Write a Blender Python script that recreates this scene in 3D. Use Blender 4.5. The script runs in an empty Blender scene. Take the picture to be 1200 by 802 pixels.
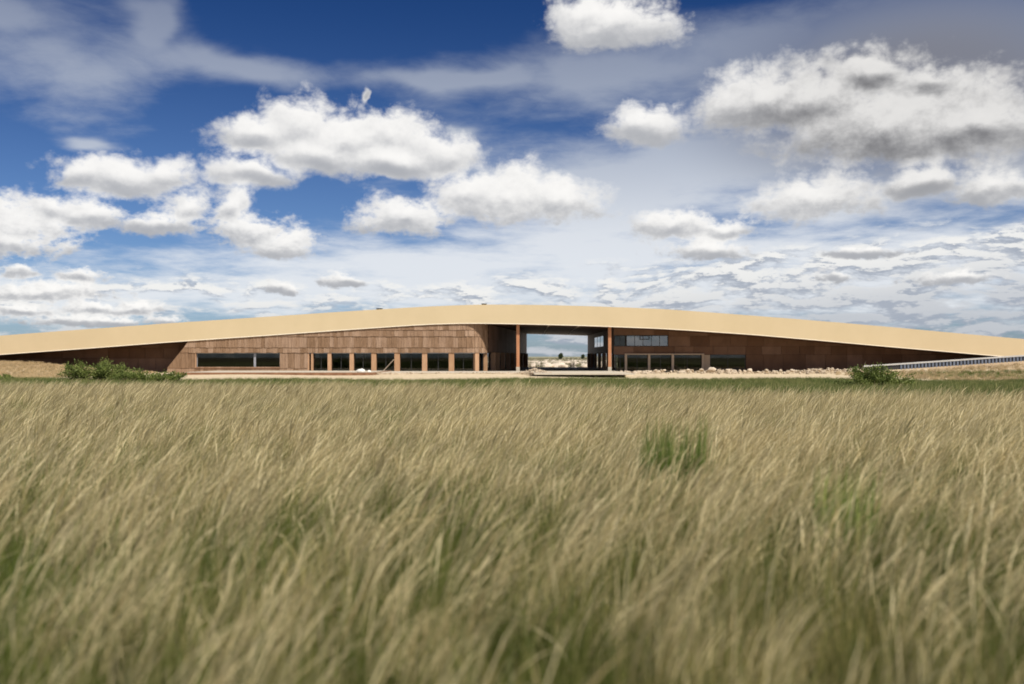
import bpy, bmesh, math, random
import numpy as np
from mathutils import Vector, Matrix
R = math.radians
random.seed(7); RNG = np.random.default_rng(7)
sc = bpy.context.scene
COL = sc.collection

# ------------------------------------------------------------------ camera
CAM_H = 1.5
F = 1167.0                       # focal length in photo pixels (35 mm on a 36 mm sensor)
HZ = 418.0                       # photo row of the horizon
cam_d = bpy.data.cameras.new('camera'); cam = bpy.data.objects.new('camera', cam_d); COL.objects.link(cam)
cam_d.lens = 35.0; cam_d.sensor_width = 36.0
cam.location = (0, 0, CAM_H)
cam.rotation_euler = (R(90) + math.atan((HZ - 401) / F), 0, 0)
cam_d.clip_start = 0.1; cam_d.clip_end = 20000
cam_d.dof.use_dof = True; cam_d.dof.focus_distance = 20.0; cam_d.dof.aperture_fstop = 1.3
sc.camera = cam

# ------------------------------------------------------------------ light
SUN_EL, SUN_AZ = R(50), R(42)    # azimuth: to the right of straight behind the camera
sun_dir = Vector((math.sin(SUN_AZ) * math.cos(SUN_EL), -math.cos(SUN_AZ) * math.cos(SUN_EL), math.sin(SUN_EL)))
sun_d = bpy.data.lights.new('sun', 'SUN'); sun = bpy.data.objects.new('sun', sun_d); COL.objects.link(sun)
sun_d.energy = 4.2; sun_d.angle = R(0.5); sun_d.color = (1.0, 0.93, 0.82)
sun.rotation_euler = (-sun_dir).to_track_quat('-Z', 'Y').to_euler()
sun.location = (30, -30, 60)
sc.view_settings.view_transform = 'Standard'; sc.view_settings.look = 'None'
sc.view_settings.exposure = 0.25; sc.view_settings.gamma = 1.0; sc.view_settings.use_curve_mapping = False
SKY_STRENGTH = 0.08

# ------------------------------------------------------------------ node helper
class NT:
    def __init__(s, nt): s.nt = nt
    def n(s, t, **kw):
        o = s.nt.nodes.new(t)
        for k, v in kw.items(): setattr(o, k, v)
        return o
    def put(s, sock, v):
        if isinstance(v, bpy.types.NodeSocket): s.nt.links.new(v, sock)
        elif v is not None:
            try: sock.default_value = v
            except Exception: sock.default_value = (v, v, v)
    def m(s, op, *a, clamp=False):
        o = s.n('ShaderNodeMath', operation=op, use_clamp=clamp)
        for i, v in enumerate(a): s.put(o.inputs[i], v)
        return o.outputs[0]
    def v(s, op, *a, out=0):
        o = s.n('ShaderNodeVectorMath', operation=op)
        for i, v in enumerate(a): s.put(o.inputs[i], v)
        return o.outputs['Value'] if op in ('LENGTH', 'DOT_PRODUCT') else o.outputs[0]
    def sep(s, v):
        o = s.n('ShaderNodeSeparateXYZ'); s.put(o.inputs[0], v); return o.outputs
    def comb(s, x, y, z=0.0):
        o = s.n('ShaderNodeCombineXYZ')
        for i, q in enumerate((x, y, z)): s.put(o.inputs[i], q)
        return o.outputs[0]
    def noise(s, vec, scale, detail=4, rough=0.5, out='Fac', dist=0.0, dim='3D'):
        o = s.n('ShaderNodeTexNoise', noise_dimensions=dim); s.put(o.inputs['Vector'], vec)
        o.inputs['Scale'].default_value = scale; o.inputs['Detail'].default_value = detail
        o.inputs['Roughness'].default_value = rough; o.inputs['Distortion'].default_value = dist
        return o.outputs[out]
    def step(s, v, lo, hi, a=0.0, b=1.0):
        o = s.n('ShaderNodeMapRange', interpolation_type='SMOOTHSTEP')
        s.put(o.inputs[0], v); s.put(o.inputs[1], lo); s.put(o.inputs[2], hi); s.put(o.inputs[3], a); s.put(o.inputs[4], b)
        return o.outputs[0]
    def lin(s, v, lo, hi, a=0.0, b=1.0):
        o = s.n('ShaderNodeMapRange'); s.put(o.inputs[0], v)
        for i, q in enumerate((lo, hi, a, b)): s.put(o.inputs[i + 1], q)
        return o.outputs[0]
    def mix(s, f, a, b, mode='MIX'):
        o = s.n('ShaderNodeMix', data_type='RGBA', blend_type=mode)
        s.put(o.inputs[0], f); s.put(o.inputs[6], c4(a)); s.put(o.inputs[7], c4(b)); return o.outputs[2]
def c4(c): return c if isinstance(c, bpy.types.NodeSocket) else (c[0], c[1], c[2], 1.0)

# ------------------------------------------------------------------ sky: Nishita air with cumulus and high veil by direction
def ang(px, py):
    t = (px - 600) / F; a = math.atan(t); return a, math.atan((HZ - py) / F * math.cos(a))
CUMULUS = [ # photo column, row, half width, half height
 (292,158,50,22),(350,146,62,36),(400,165,75,32),(452,160,62,34),(512,178,62,26),(370,182,70,18),(450,190,80,18),
 (600,224,102,36),(555,226,58,30),(652,232,58,26),(470,254,60,24),
 (140,206,92,22),(185,206,48,18),(92,206,42,18),(290,203,56,17),
 (270,238,26,26),(290,268,44,22),(335,284,44,24),(62,245,30,15),(108,254,62,15),(180,262,58,13),(212,246,26,22),
 (12,264,58,30),(8,284,64,15),(22,318,22,9),(95,325,26,10),(60,343,78,10),(18,341,34,10),(110,362,44,8),(20,362,46,9),(152,362,36,7),
 (325,338,26,9),(398,330,24,9),(200,378,20,5),(100,376,80,7),
 (790,263,52,19),(838,272,50,11),(822,291,62,12),
 (885,116,72,38),(965,112,80,40),(1050,142,140,46),(1142,140,100,46),(1020,88,70,26),(1082,98,54,24),
 (755,146,52,25),(725,24,84,34),(690,20,44,22),
 (950,232,80,28),(1082,216,62,20),(1172,216,54,22),
 (430,110,6,11),
 (1012,294,46,7),(975,323,20,9),(1120,326,50,10)]
VEIL = [ # thin high cloud
 (80,78,135,58),(178,32,26,34),(15,8,70,38),(280,78,130,26),(560,88,150,18),(720,85,200,44),(900,55,240,52),(1130,30,190,95),
 (860,185,270,85),(720,225,210,85),(480,318,250,44),(690,300,230,60),(960,235,190,45),(1060,308,360,44),(420,345,300,26),(900,345,400,36),(1180,200,120,40),(60,345,170,36),(125,170,32,9),(805,206,40,14),(551,153,22,9)]

def blob_field(g, P, blobs, ydown):
    """smooth union of ellipses, three at a time in the x, y, z lanes; 1 at a centre, 0 on an outline"""
    x, y, _ = g.sep(P); X, Y = g.comb(x, x, x), g.comb(y, y, y); acc = None
    bl = []
    for (px, py, rx, ry) in blobs:
        if ydown != 1.0: py, ry = py + 0.32 * ry, ry * 1.34      # flat base, domed top
        a, e = ang(px, py); bl.append((a, e, F / rx, F / ry))
    while len(bl) % 3: bl.append((0.0, -9.0, 10.0, 10.0))
    for i in range(0, len(bl), 3):
        t = bl[i:i + 3]
        qx = g.v('MULTIPLY_ADD', X, tuple(b[2] for b in t), tuple(-b[0] * b[2] for b in t))
        qy = g.v('MULTIPLY_ADD', Y, tuple(b[3] for b in t), tuple(-b[1] * b[3] for b in t))
        if ydown != 1.0: qy = g.v('MAXIMUM', qy, g.v('MULTIPLY', qy, (-ydown,) * 3))
        l2 = g.v('MULTIPLY_ADD', qy, qy, g.v('MULTIPLY_ADD', qx, qx, (0.02,) * 3))
        iv = g.v('DIVIDE', (1.0,) * 3, l2); i2 = g.v('MULTIPLY', iv, iv)
        acc = g.v('MULTIPLY', i2, iv) if acc is None else g.v('MULTIPLY_ADD', i2, iv, acc)
    return g.m('SUBTRACT', 1.0, g.m('POWER', g.v('DOT_PRODUCT', acc, (1, 1, 1)), -1 / 6))

def make_world():
    w = bpy.data.worlds.new('World'); sc.world = w; w.use_nodes = True
    nt = w.node_tree; nt.nodes.clear(); g = NT(nt)
    # field group (evaluated at the point and at a point nearer the sun)
    gt = bpy.data.node_groups.new('cloud_field', 'ShaderNodeTree')
    gt.interface.new_socket('P', in_out='INPUT', socket_type='NodeSocketVector')
    gt.interface.new_socket('F', in_out='OUTPUT', socket_type='NodeSocketFloat')
    gt.interface.new_socket('S', in_out='OUTPUT', socket_type='NodeSocketFloat')
    h = NT(gt); gi = h.n('NodeGroupInput'); go = h.n('NodeGroupOutput')
    P = gi.outputs[0]
    nz = h.noise(h.v('MULTIPLY', P, (1.0, 1.35, 1.0)), 17.0, 3, 0.5, 'Color', dim='2D')
    Pw = h.v('MULTIPLY_ADD', h.v('SUBTRACT', nz, (.5, .5, .5)), (0.028, 0.016, 0), P)
    Fb = blob_field(h, Pw, CUMULUS, 1.9)
    pd = h.v('MULTIPLY_ADD', h.v('SUBTRACT', nz, (.5, .5, .5)), (0.02, 0.02, 0), h.v('MULTIPLY', P, (1.0, 1.25, 1.0)))
    vo = h.n('ShaderNodeTexVoronoi', voronoi_dimensions='2D', feature='F1'); h.put(vo.inputs['Vector'], pd)
    vo.inputs['Scale'].default_value = 30.0; vo.inputs['Detail'].default_value = 3.0; vo.inputs['Roughness'].default_value = 0.55; vo.inputs['Lacunarity'].default_value = 2.3
    puff = h.m('SUBTRACT', 0.42, vo.outputs['Distance'])
    det = h.m('MULTIPLY_ADD', h.m('SUBTRACT', h.noise(pd, 27.0, 7, 0.55, dim='2D'), 0.5), 1.05, h.m('MULTIPLY', puff, 0.55))
    x, y, z = h.sep(P)
    fine = h.noise(h.v('MULTIPLY', P, (1.0, 1.7, 1.0)), 85.0, 5, 0.6, dim='2D')
    det = h.m('MULTIPLY_ADD', h.m('SUBTRACT', fine, 0.5), h.lin(y, 0.04, 0.17, 2.8, 0.5), det)
    out = h.m('MAXIMUM', h.m('SUBTRACT', h.m('ABSOLUTE', x), 0.50), h.m('SUBTRACT', y, 0.40))
    gen = h.lin(h.noise(h.v('MULTIPLY', P, (1.0, 2.2, 1.0)), 3.2, 4, 0.5, dim='2D'), 0.55, 0.75, 0.0, 1.0)
    gen = h.m('ADD', gen, h.lin(out, 0.0, 0.06, -6.0, 0.0))
    gen = h.m('MINIMUM', gen, 1.0)
    Fa = h.m('MAXIMUM', Fb, gen)
    Fo = h.m('ADD', h.m('MULTIPLY', det, h.lin(Fa, -0.4, 0.5, 0.55, 0.62)), h.m('ADD', Fa, 0.22))
    gt.links.new(Fo, go.inputs[0]); gt.links.new(h.m('MULTIPLY_ADD', det, 0.36, Fa), go.inputs[1])
    # world
    tc = g.n('ShaderNodeTexCoord'); D = g.v('NORMALIZE', tc.outputs['Generated'])
    x, y, z = g.sep(D)
    P = g.comb(g.m('ARCTAN2', x, y), g.m('ARCSINE', z), 0.0)
    az, el, _ = g.sep(P)
    sky = g.n('ShaderNodeTexSky', sky_type='NISHITA', sun_disc=False)
    sky.sun_elevation = SUN_EL; sky.sun_rotation = math.atan2(sun_dir.x, sun_dir.y)
    sky.altitude = 600; sky.air_density = 1.0; sky.dust_density = 0.6; sky.ozone_density = 2.0
    # deep, polarised blue overhead, paler towards the horizon
    base = g.mix(1.0, sky.outputs[0], g.mix(g.step(el, R(1), R(23)), (0.47, 0.605, 0.87), (0.085, 0.225, 0.48)), 'MULTIPLY')
    # high veil
    nzv = g.noise(g.v('MULTIPLY', P, (1.0, 2.0, 1.0)), 7.0, 3, 0.5, 'Color', dim='2D')
    Pv = g.v('MULTIPLY_ADD', g.v('SUBTRACT', nzv, (.5, .5, .5)), (0.10, 0.05, 0), P)
    Fv = blob_field(g, Pv, VEIL, 1.0)
    zz = g.m('ADD', g.m('MAXIMUM', z, 0.0), 0.09)
    plane = g.comb(g.m('DIVIDE', x, zz), g.m('DIVIDE', y, zz), 0.0)
    streak = g.noise(g.v('MULTIPLY_ADD', nzv, (.12, .2, 0), plane), 1.5, 8, 0.62, dim='2D')
    va = g.m('ADD', g.m('MULTIPLY_ADD', Fv, 1.2, g.lin(el, R(3), R(10), 0.15, 0.0)), g.m('MULTIPLY_ADD', streak, 2.0, -0.80))
    genv = g.lin(g.noise(g.v('MULTIPLY', P, (1.0, 2.5, 1.0)), 2.2, 5, 0.55, dim='2D'), 0.45, 0.75, 0.0, 0.6)
    outm = g.step(g.m('MAXIMUM', g.m('SUBTRACT', g.m('ABSOLUTE', az), 0.5), g.m('SUBTRACT', el, 0.40)), 0.0, 0.08)
    va = g.m('ADD', g.m('MULTIPLY', g.step(va, -0.05, 1.1, 0.0, 0.86), g.lin(el, R(7), R(19), 1.0, 0.38)), g.m('MULTIPLY', genv, outm), clamp=True)
    # low bank of distant cloud along the horizon
    lowv = g.v('MULTIPLY_ADD', nzv, (.03, .06, 0), g.v('MULTIPLY', P, (1.0, 3.8, 1.0)))
    low = g.noise(lowv, 19.0, 8, 0.62, dim='2D')
    hi = g.lin(az, -0.05, 0.45, R(4.6), R(7.2))
    hj = g.m('ADD', hi, g.m('MULTIPLY_ADD', low, 0.06, -0.03))
    thr = g.lin(az, -0.1, 0.25, 0.50, 0.40)
    la = g.m('MULTIPLY', g.step(g.m('SUBTRACT', low, thr), -0.08, 0.14), g.step(g.m('SUBTRACT', hj, el), 0.0, 0.022, 0.0, 0.92))
    lsh = g.noise(g.v('ADD', lowv, (0.004, 0.02, 0)), 19.0, 8, 0.62, dim='2D')
    lsh = g.m('MULTIPLY', g.step(g.m('SUBTRACT', low, lsh), -0.07, 0.04), g.step(g.m('SUBTRACT', hi, el), 0.085, 0.01, 0.35, 1.0))
    K = 1.0 / SKY_STRENGTH
    def lev(r, gg, b): return (r * K, gg * K, b * K)
    a0, e0 = ang(1080, 110)
    thick = g.v('LENGTH', g.v('MULTIPLY_ADD', P, (F / 280, F / 130, 0), (-a0 * F / 280, -e0 * F / 130, 0)))
    thick = g.step(thick, 1.1, 0.3)
    va = g.m('MAXIMUM', va, g.m('MULTIPLY', thick, 0.72))
    c = g.mix(va, base, g.mix(thick, g.mix(g.step(el, R(14), R(5)), lev(0.50, 0.53, 0.57), lev(0.70, 0.72, 0.745)), lev(0.24, 0.235, 0.24)))
    c = g.mix(la, c, g.mix(lsh, lev(0.31, 0.345, 0.41), lev(0.76, 0.755, 0.735)))
    # cumulus
    def field(p):
        o = g.n('ShaderNodeGroup'); o.node_tree = gt; g.put(o.inputs[0], p); return o.outputs
    f0, s1 = field(P); _, s0 = field(g.v('SUBTRACT', P, g.comb(0.003, g.lin(el, 0.04, 0.22, 0.0035, 0.0125), 0.0)))      # second sample away from the sun
    alpha = g.step(f0, -0.04, 0.50)
    lit = g.m('SUBTRACT', s0, s1)
    inner = g.step(f0, 0.2, 1.1, 0.0, 0.10)
    shade = g.m('MULTIPLY_ADD', g.m('TANH', g.m('MULTIPLY_ADD', g.m('ADD', lit, inner), 2.4, 0.40)), 0.5, 0.5)
    cc = g.mix(shade, lev(0.35, 0.36, 0.385), lev(0.86, 0.845, 0.82))
    cc = g.mix(g.m('MULTIPLY', thick, g.lin(shade, 0.2, 0.85, 0.92, 0.22)), cc, lev(0.15, 0.148, 0.155))      # the thick cloud on the right is grey
    c = g.mix(g.m('MULTIPLY', alpha, 0.97), c, cc)
    bg = g.n('ShaderNodeBackground'); g.put(bg.inputs[0], c); bg.inputs[1].default_value = SKY_STRENGTH
    wo = g.n('ShaderNodeOutputWorld'); nt.links.new(bg.outputs[0], wo.inputs[0])
    w.cycles.sampling_method = 'NONE'
make_world()
cy = sc.cycles
cy.max_bounces = 6; cy.diffuse_bounces = 3; cy.glossy_bounces = 3; cy.transmission_bounces = 4; cy.transparent_max_bounces = 12
cy.caustics_reflective = False; cy.caustics_refractive = False
cy.use_denoising = True; cy.sample_clamp_indirect = 6.0

# ------------------------------------------------------------------ materials
def mat(name):
    m = bpy.data.materials.new(name); m.use_nodes = True; m.node_tree.nodes.clear()
    g = NT(m.node_tree); out = g.n('ShaderNodeOutputMaterial'); return m, g, out
def surf(name, a, b, scale=3.0, rough=0.8, detail=5, stretch=(1, 1, 1), vary=0.0, bump=0.0, bscale=None, spec=0.3, metal=0.0):
    """two-tone noise colour, optional per-object lightness change and fine relief"""
    m, g, out = mat(name)
    geo = g.n('ShaderNodeNewGeometry'); pos = g.v('MULTIPLY', geo.outputs['Position'], stretch)
    col = g.mix(g.step(g.noise(pos, scale, detail, 0.6), 0.3, 0.7), a, b)
    if vary:
        oi = g.n('ShaderNodeObjectInfo')
        k = g.lin(oi.outputs['Random'], 0, 1, 1 - vary, 1 + vary)
        hs = g.n('ShaderNodeHueSaturation'); g.put(hs.inputs['Color'], col); g.put(hs.inputs['Value'], k)
        g.put(hs.inputs['Saturation'], g.lin(oi.outputs['Random'], 0, 1, 1 + vary * 0.4, 1 - vary * 0.4))
        col = hs.outputs[0]
    p = g.n('ShaderNodeBsdfPrincipled'); g.put(p.inputs['Base Color'], col)
    p.inputs['Roughness'].default_value = rough; p.inputs['Specular IOR Level'].default_value = spec; p.inputs['Metallic'].default_value = metal
    if bump:
        bn = g.n('ShaderNodeBump'); bn.inputs['Strength'].default_value = bump; bn.inputs['Distance'].default_value = 0.02
        g.put(bn.inputs['Height'], g.noise(pos, bscale or scale * 6, 6, 0.6)); g.put(p.inputs['Normal'], bn.outputs[0])
    g.nt.links.new(p.outputs[0], out.inputs[0]); return m
def glass(name, tint, base_refl):
    m, g, out = mat(name)
    fr = g.n('ShaderNodeFresnel'); fr.inputs[0].default_value = 1.5
    t = g.n('ShaderNodeBsdfTransparent'); t.inputs[0].default_value = c4(tint)
    gl = g.n('ShaderNodeBsdfGlossy'); gl.inputs['Roughness'].default_value = 0.015; gl.inputs[0].default_value = (1, 1, 1, 1)
    mx = g.n('ShaderNodeMixShader'); g.put(mx.inputs[0], g.m('ADD', fr.outputs[0], base_refl, clamp=True))
    g.nt.links.new(t.outputs[0], mx.inputs[1]); g.nt.links.new(gl.outputs[0], mx.inputs[2]); g.nt.links.new(mx.outputs[0], out.inputs[0])
    return m
M = {}
M['fascia'] = surf('beige_render', (0.60, 0.49, 0.31), (0.635, 0.52, 0.335), 0.22, 0.65, 6, (1.0, 1, 0.8), bump=0.05, bscale=20)
M['lip'] = surf('pale_edge_metal', (0.84, 0.76, 0.60), (0.88, 0.80, 0.65), 2.0, 0.45)
M['soffit'] = surf('brown_soffit', (0.13, 0.062, 0.035), (0.17, 0.085, 0.05), 0.8, 0.6)
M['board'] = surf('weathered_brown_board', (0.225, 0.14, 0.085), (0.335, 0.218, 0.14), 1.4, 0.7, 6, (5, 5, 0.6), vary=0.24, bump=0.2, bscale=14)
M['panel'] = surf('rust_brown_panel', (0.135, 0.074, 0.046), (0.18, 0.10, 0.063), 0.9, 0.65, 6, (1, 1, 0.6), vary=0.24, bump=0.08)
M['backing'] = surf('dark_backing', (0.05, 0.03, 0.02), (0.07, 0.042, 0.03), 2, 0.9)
M['pilaster'] = surf('oiled_timber', (0.40, 0.235, 0.135), (0.52, 0.32, 0.19), 2.0, 0.6, 6, (6, 6, 0.5), vary=0.10)
M['column'] = surf('rust_orange_steel', (0.42, 0.19, 0.095), (0.50, 0.24, 0.125), 2.0, 0.6, 6, (2, 2, 0.4))
M['pale_post'] = surf('pale_timber_post', (0.42, 0.33, 0.25), (0.50, 0.40, 0.31), 2.0, 0.65, 5, (4, 4, 0.5), vary=0.1)
M['frame'] = surf('dark_window_frame', (0.035, 0.035, 0.038), (0.05, 0.05, 0.052), 3, 0.4)
M['steel'] = surf('grey_steel_beam', (0.28, 0.29, 0.32), (0.34, 0.35, 0.38), 2, 0.5)
M['glass'] = glass('clear_window_glass', (0.55, 0.60, 0.55), 0.0)
M['glass_coat'] = glass('coated_window_glass', (0.25, 0.28, 0.28), 0.17)
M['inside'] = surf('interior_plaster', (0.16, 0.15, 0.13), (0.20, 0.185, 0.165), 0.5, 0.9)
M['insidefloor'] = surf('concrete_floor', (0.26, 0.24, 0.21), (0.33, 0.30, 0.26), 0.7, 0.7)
M['slab'] = surf('pale_concrete_slab', (0.46, 0.41, 0.33), (0.55, 0.49, 0.40), 0.9, 0.85, bump=0.1)
M['edge'] = surf('rusted_steel_edging', (0.20, 0.10, 0.055), (0.30, 0.16, 0.09), 1.5, 0.8)
M['rock'] = surf('pale_sandstone', (0.44, 0.35, 0.25), (0.66, 0.56, 0.44), 1.2, 0.95, 5, vary=0.15, bump=0.3)
M['white'] = surf('white_sack_fabric', (0.70, 0.68, 0.64), (0.80, 0.78, 0.74), 4, 0.85)
M['rail'] = surf('galvanised_rail', (0.50, 0.49, 0.47), (0.58, 0.57, 0.55), 3, 0.5)
M['railpanel'] = surf('blue_grey_sheet', (0.12, 0.14, 0.19), (0.16, 0.19, 0.25), 2, 0.55, vary=0.1)
M['bark'] = surf('grey_brown_bark', (0.09, 0.065, 0.045), (0.14, 0.105, 0.075), 9, 0.9)
M['strip'] = surf('pale_ceiling_strip', (0.62, 0.50, 0.40), (0.68, 0.56, 0.45), 2, 0.6)

def foliage(name, dark, light, trans=0.35):
    m, g, out = mat(name)
    at = g.n('ShaderNodeAttribute', attribute_name='tint')
    x, y, z = g.sep(at.outputs['Color'])
    col = g.mix(y, dark, light)
    d = g.n('ShaderNodeBsdfPrincipled'); g.put(d.inputs['Base Color'], col); d.inputs['Roughness'].default_value = 0.55; d.inputs['Specular IOR Level'].default_value = 0.25
    t = g.n('ShaderNodeBsdfTranslucent'); g.put(t.inputs[0], col)
    mx = g.n('ShaderNodeMixShader'); mx.inputs[0].default_value = trans
    g.nt.links.new(d.outputs[0], mx.inputs[1]); g.nt.links.new(t.outputs[0], mx.inputs[2]); g.nt.links.new(mx.outputs[0], out.inputs[0]); return m
M['leaf'] = foliage('shrub_leaf', (0.075, 0.115, 0.025), (0.25, 0.29, 0.08))
M['treeleaf'] = foliage('far_tree_leaf', (0.03, 0.05, 0.02), (0.07, 0.10, 0.04))

def grass_mat(name, green, green2, straw, straw2, bias):
    """tint: r = height along blade, g = blade random, b = seed head"""
    m, g, out = mat(name)
    at = g.n('ShaderNodeAttribute', attribute_name='tint'); x, y, z = g.sep(at.outputs['Color'])
    oi = g.n('ShaderNodeObjectInfo')
    patch = g.noise(g.v('MULTIPLY', oi.outputs['Location'], (1, 0.6, 1)), 0.55, 5, 0.65)
    gr = g.mix(y, green, green2); st = g.mix(y, straw, straw2)
    k = g.m('MULTIPLY_ADD', x, 0.75, g.m('MULTIPLY_ADD', y, 0.55, bias))
    k = g.m('ADD', k, g.lin(patch, 0.32, 0.68, -0.60, 0.50))
    k = g.m('ADD', k, g.m('MULTIPLY', z, 0.6))
    col = g.mix(g.step(k, 0.15, 0.95), gr, st)
    hs = g.n('ShaderNodeHueSaturation'); g.put(hs.inputs['Color'], col); g.put(hs.inputs['Value'], g.lin(oi.outputs['Random'], 0, 1, 0.85, 1.3))
    col = hs.outputs[0]
    d = g.n('ShaderNodeBsdfPrincipled'); g.put(d.inputs['Base Color'], col); d.inputs['Roughness'].default_value = 0.5; d.inputs['Specular IOR Level'].default_value = 0.3
    t = g.n('ShaderNodeBsdfTranslucent'); g.put(t.inputs[0], col)
    mx = g.n('ShaderNodeMixShader'); mx.inputs[0].default_value = 0.42
    g.nt.links.new(d.outputs[0], mx.inputs[1]); g.nt.links.new(t.outputs[0], mx.inputs[2]); g.nt.links.new(mx.outputs[0], out.inputs[0]); return m
M['grass'] = grass_mat('prairie_grass_stalks', (0.14, 0.17, 0.045), (0.30, 0.30, 0.11), (0.38, 0.30, 0.14), (0.84, 0.73, 0.44), -0.05)
M['under'] = grass_mat('green_undergrowth_blades', (0.065, 0.095, 0.020), (0.185, 0.22, 0.05), (0.22, 0.19, 0.07), (0.50, 0.41, 0.18), -0.54)
M['dry'] = grass_mat('dry_bank_grass', (0.24, 0.19, 0.09), (0.34, 0.26, 0.13), (0.42, 0.32, 0.18), (0.60, 0.48, 0.30), 0.2)
M['green'] = grass_mat('fresh_green_grass', (0.06, 0.105, 0.022), (0.115, 0.17, 0.042), (0.19, 0.215, 0.065), (0.33, 0.31, 0.125), -0.28)
M['tuft'] = grass_mat('lush_green_blades', (0.085, 0.165, 0.025), (0.17, 0.26, 0.05), (0.20, 0.26, 0.06), (0.38, 0.37, 0.14), -0.30)
M['sage'] = grass_mat('grey_green_scrub', (0.15, 0.16, 0.09), (0.22, 0.22, 0.13), (0.32, 0.28, 0.18), (0.40, 0.35, 0.25), -0.3)

# ------------------------------------------------------------------ mesh helpers
def tag(o, label=None, cat=None, group=None, kind=None):
    for k, v in (('label', label), ('category', cat), ('group', group), ('kind', kind)):
        if v: o[k] = v
    return o
def empty(name, loc=(0, 0, 0)):
    o = bpy.data.objects.new(name, None); o.location = loc; COL.objects.link(o); return o
def link(name, me, material, parent=None, loc=None):
    o = bpy.data.objects.new(name, me); COL.objects.link(o)
    if material and not me.materials: me.materials.append(material)
    if parent is not None:
        o.parent = parent
        # parents are unrotated, unscaled: keep world coordinates
        wp = Vector((0, 0, 0)); q = parent
        while q is not None: wp += q.location; q = q.parent
        o.location = (Vector(loc) if loc is not None else Vector((0, 0, 0))) - wp
    elif loc is not None: o.location = loc
    return o
class MB:
    def __init__(s): s.v = []; s.f = []
    def box(s, x0, x1, y0, y1, z0, z1):
        b = len(s.v)
        s.v += [(x0,y0,z0),(x1,y0,z0),(x1,y1,z0),(x0,y1,z0),(x0,y0,z1),(x1,y0,z1),(x1,y1,z1),(x0,y1,z1)]
        s.f += [tuple(b + i for i in q) for q in ((0,3,2,1),(4,5,6,7),(0,1,5,4),(1,2,6,5),(2,3,7,6),(3,0,4,7))]
        return s
    def hexa(s, p):       # 8 points: bottom ring then top ring
        b = len(s.v); s.v += [tuple(q) for q in p]
        s.f += [tuple(b + i for i in q) for q in ((0,3,2,1),(4,5,6,7),(0,1,5,4),(1,2,6,5),(2,3,7,6),(3,0,4,7))]
        return s
    def tube(s, p0, p1, r0, r1, n=6):
        p0, p1 = Vector(p0), Vector(p1); d = (p1 - p0).normalized()
        a = d.orthogonal().normalized(); c = d.cross(a); b = len(s.v)
        for p, r in ((p0, r0), (p1, r1)):
            for i in range(n):
                t = 2 * math.pi * i / n; s.v.append(tuple(p + a * (r * math.cos(t)) + c * (r * math.sin(t))))
        for i in range(n): j = (i + 1) % n; s.f.append((b + i, b + j, b + n + j, b + n + i))
        s.f.append(tuple(b + i for i in range(n))[::-1]); s.f.append(tuple(b + n + i for i in range(n)))
        return s
    def build(s, name, material, parent=None):
        me = bpy.data.meshes.new(name); me.from_pydata(s.v, [], s.f); me.update(); return link(name, me, material, parent)
def wx(px, d): return (px - 600) / F * d       # photo column -> metres at distance d
def wz(py, d): return CAM_H + (HZ - py) / F * d
def unit_box(material, bev=0.0):
    """box with unit edges standing on z=0, slightly eased edges; scaled per object"""
    me = bpy.data.meshes.new('piece'); bm = bmesh.new(); bmesh.ops.create_cube(bm, size=1.0)
    for v in bm.verts: v.co.z += 0.5
    bm.to_mesh(me); bm.free(); me.materials.append(material); return me
def piece(name, me, parent, loc, scale, rotz=0.0, rx=0.0):
    o = link(name, me, None, parent, loc); o.scale = scale; o.rotation_euler = (rx, 0, rotz); return o
def sstep(a, b, x):
    t = np.clip((np.asarray(x, float) - a) / (b - a), 0, 1); return t * t * (3 - 2 * t)

# ------------------------------------------------------------------ terrain
def height(x, y):
    x = np.asarray(x, float); y = np.asarray(y, float)
    h = 0.36 - 0.91 * sstep(17, 66, y)
    h = h + 0.04 * np.sin(x * 0.31 + 1.3) * np.sin(y * 0.27) + 0.03 * np.sin(x * 0.13 - y * 0.17)
    h = h + 1.9 * sstep(32, 78, x) * sstep(90, 113, y) * (1 - sstep(150, 170, y))
    h = h + 1.15 * sstep(-46, -62, x) * sstep(95, 114, y) * (1 - sstep(150, 170, y))
    h = h - 0.42 * sstep(1.0, 3.0, x) * (1 - sstep(13.5, 16.0, x)) * sstep(98, 105, y) * (1 - sstep(113, 116, y))
    h = h + 0.25 * np.exp(-((x + 6) / 9) ** 2 - ((y - 104) / 5) ** 2)
    far = sstep(230, 600, y)
    return h + far * 0.6 * np.sin(x * 0.021 + 0.4) * np.sin(y * 0.012)
def lines(spec):
    out = []
    for a, b, s in spec: out += list(np.arange(a, b, s))
    return np.array(out + [spec[-1][1]])
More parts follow.
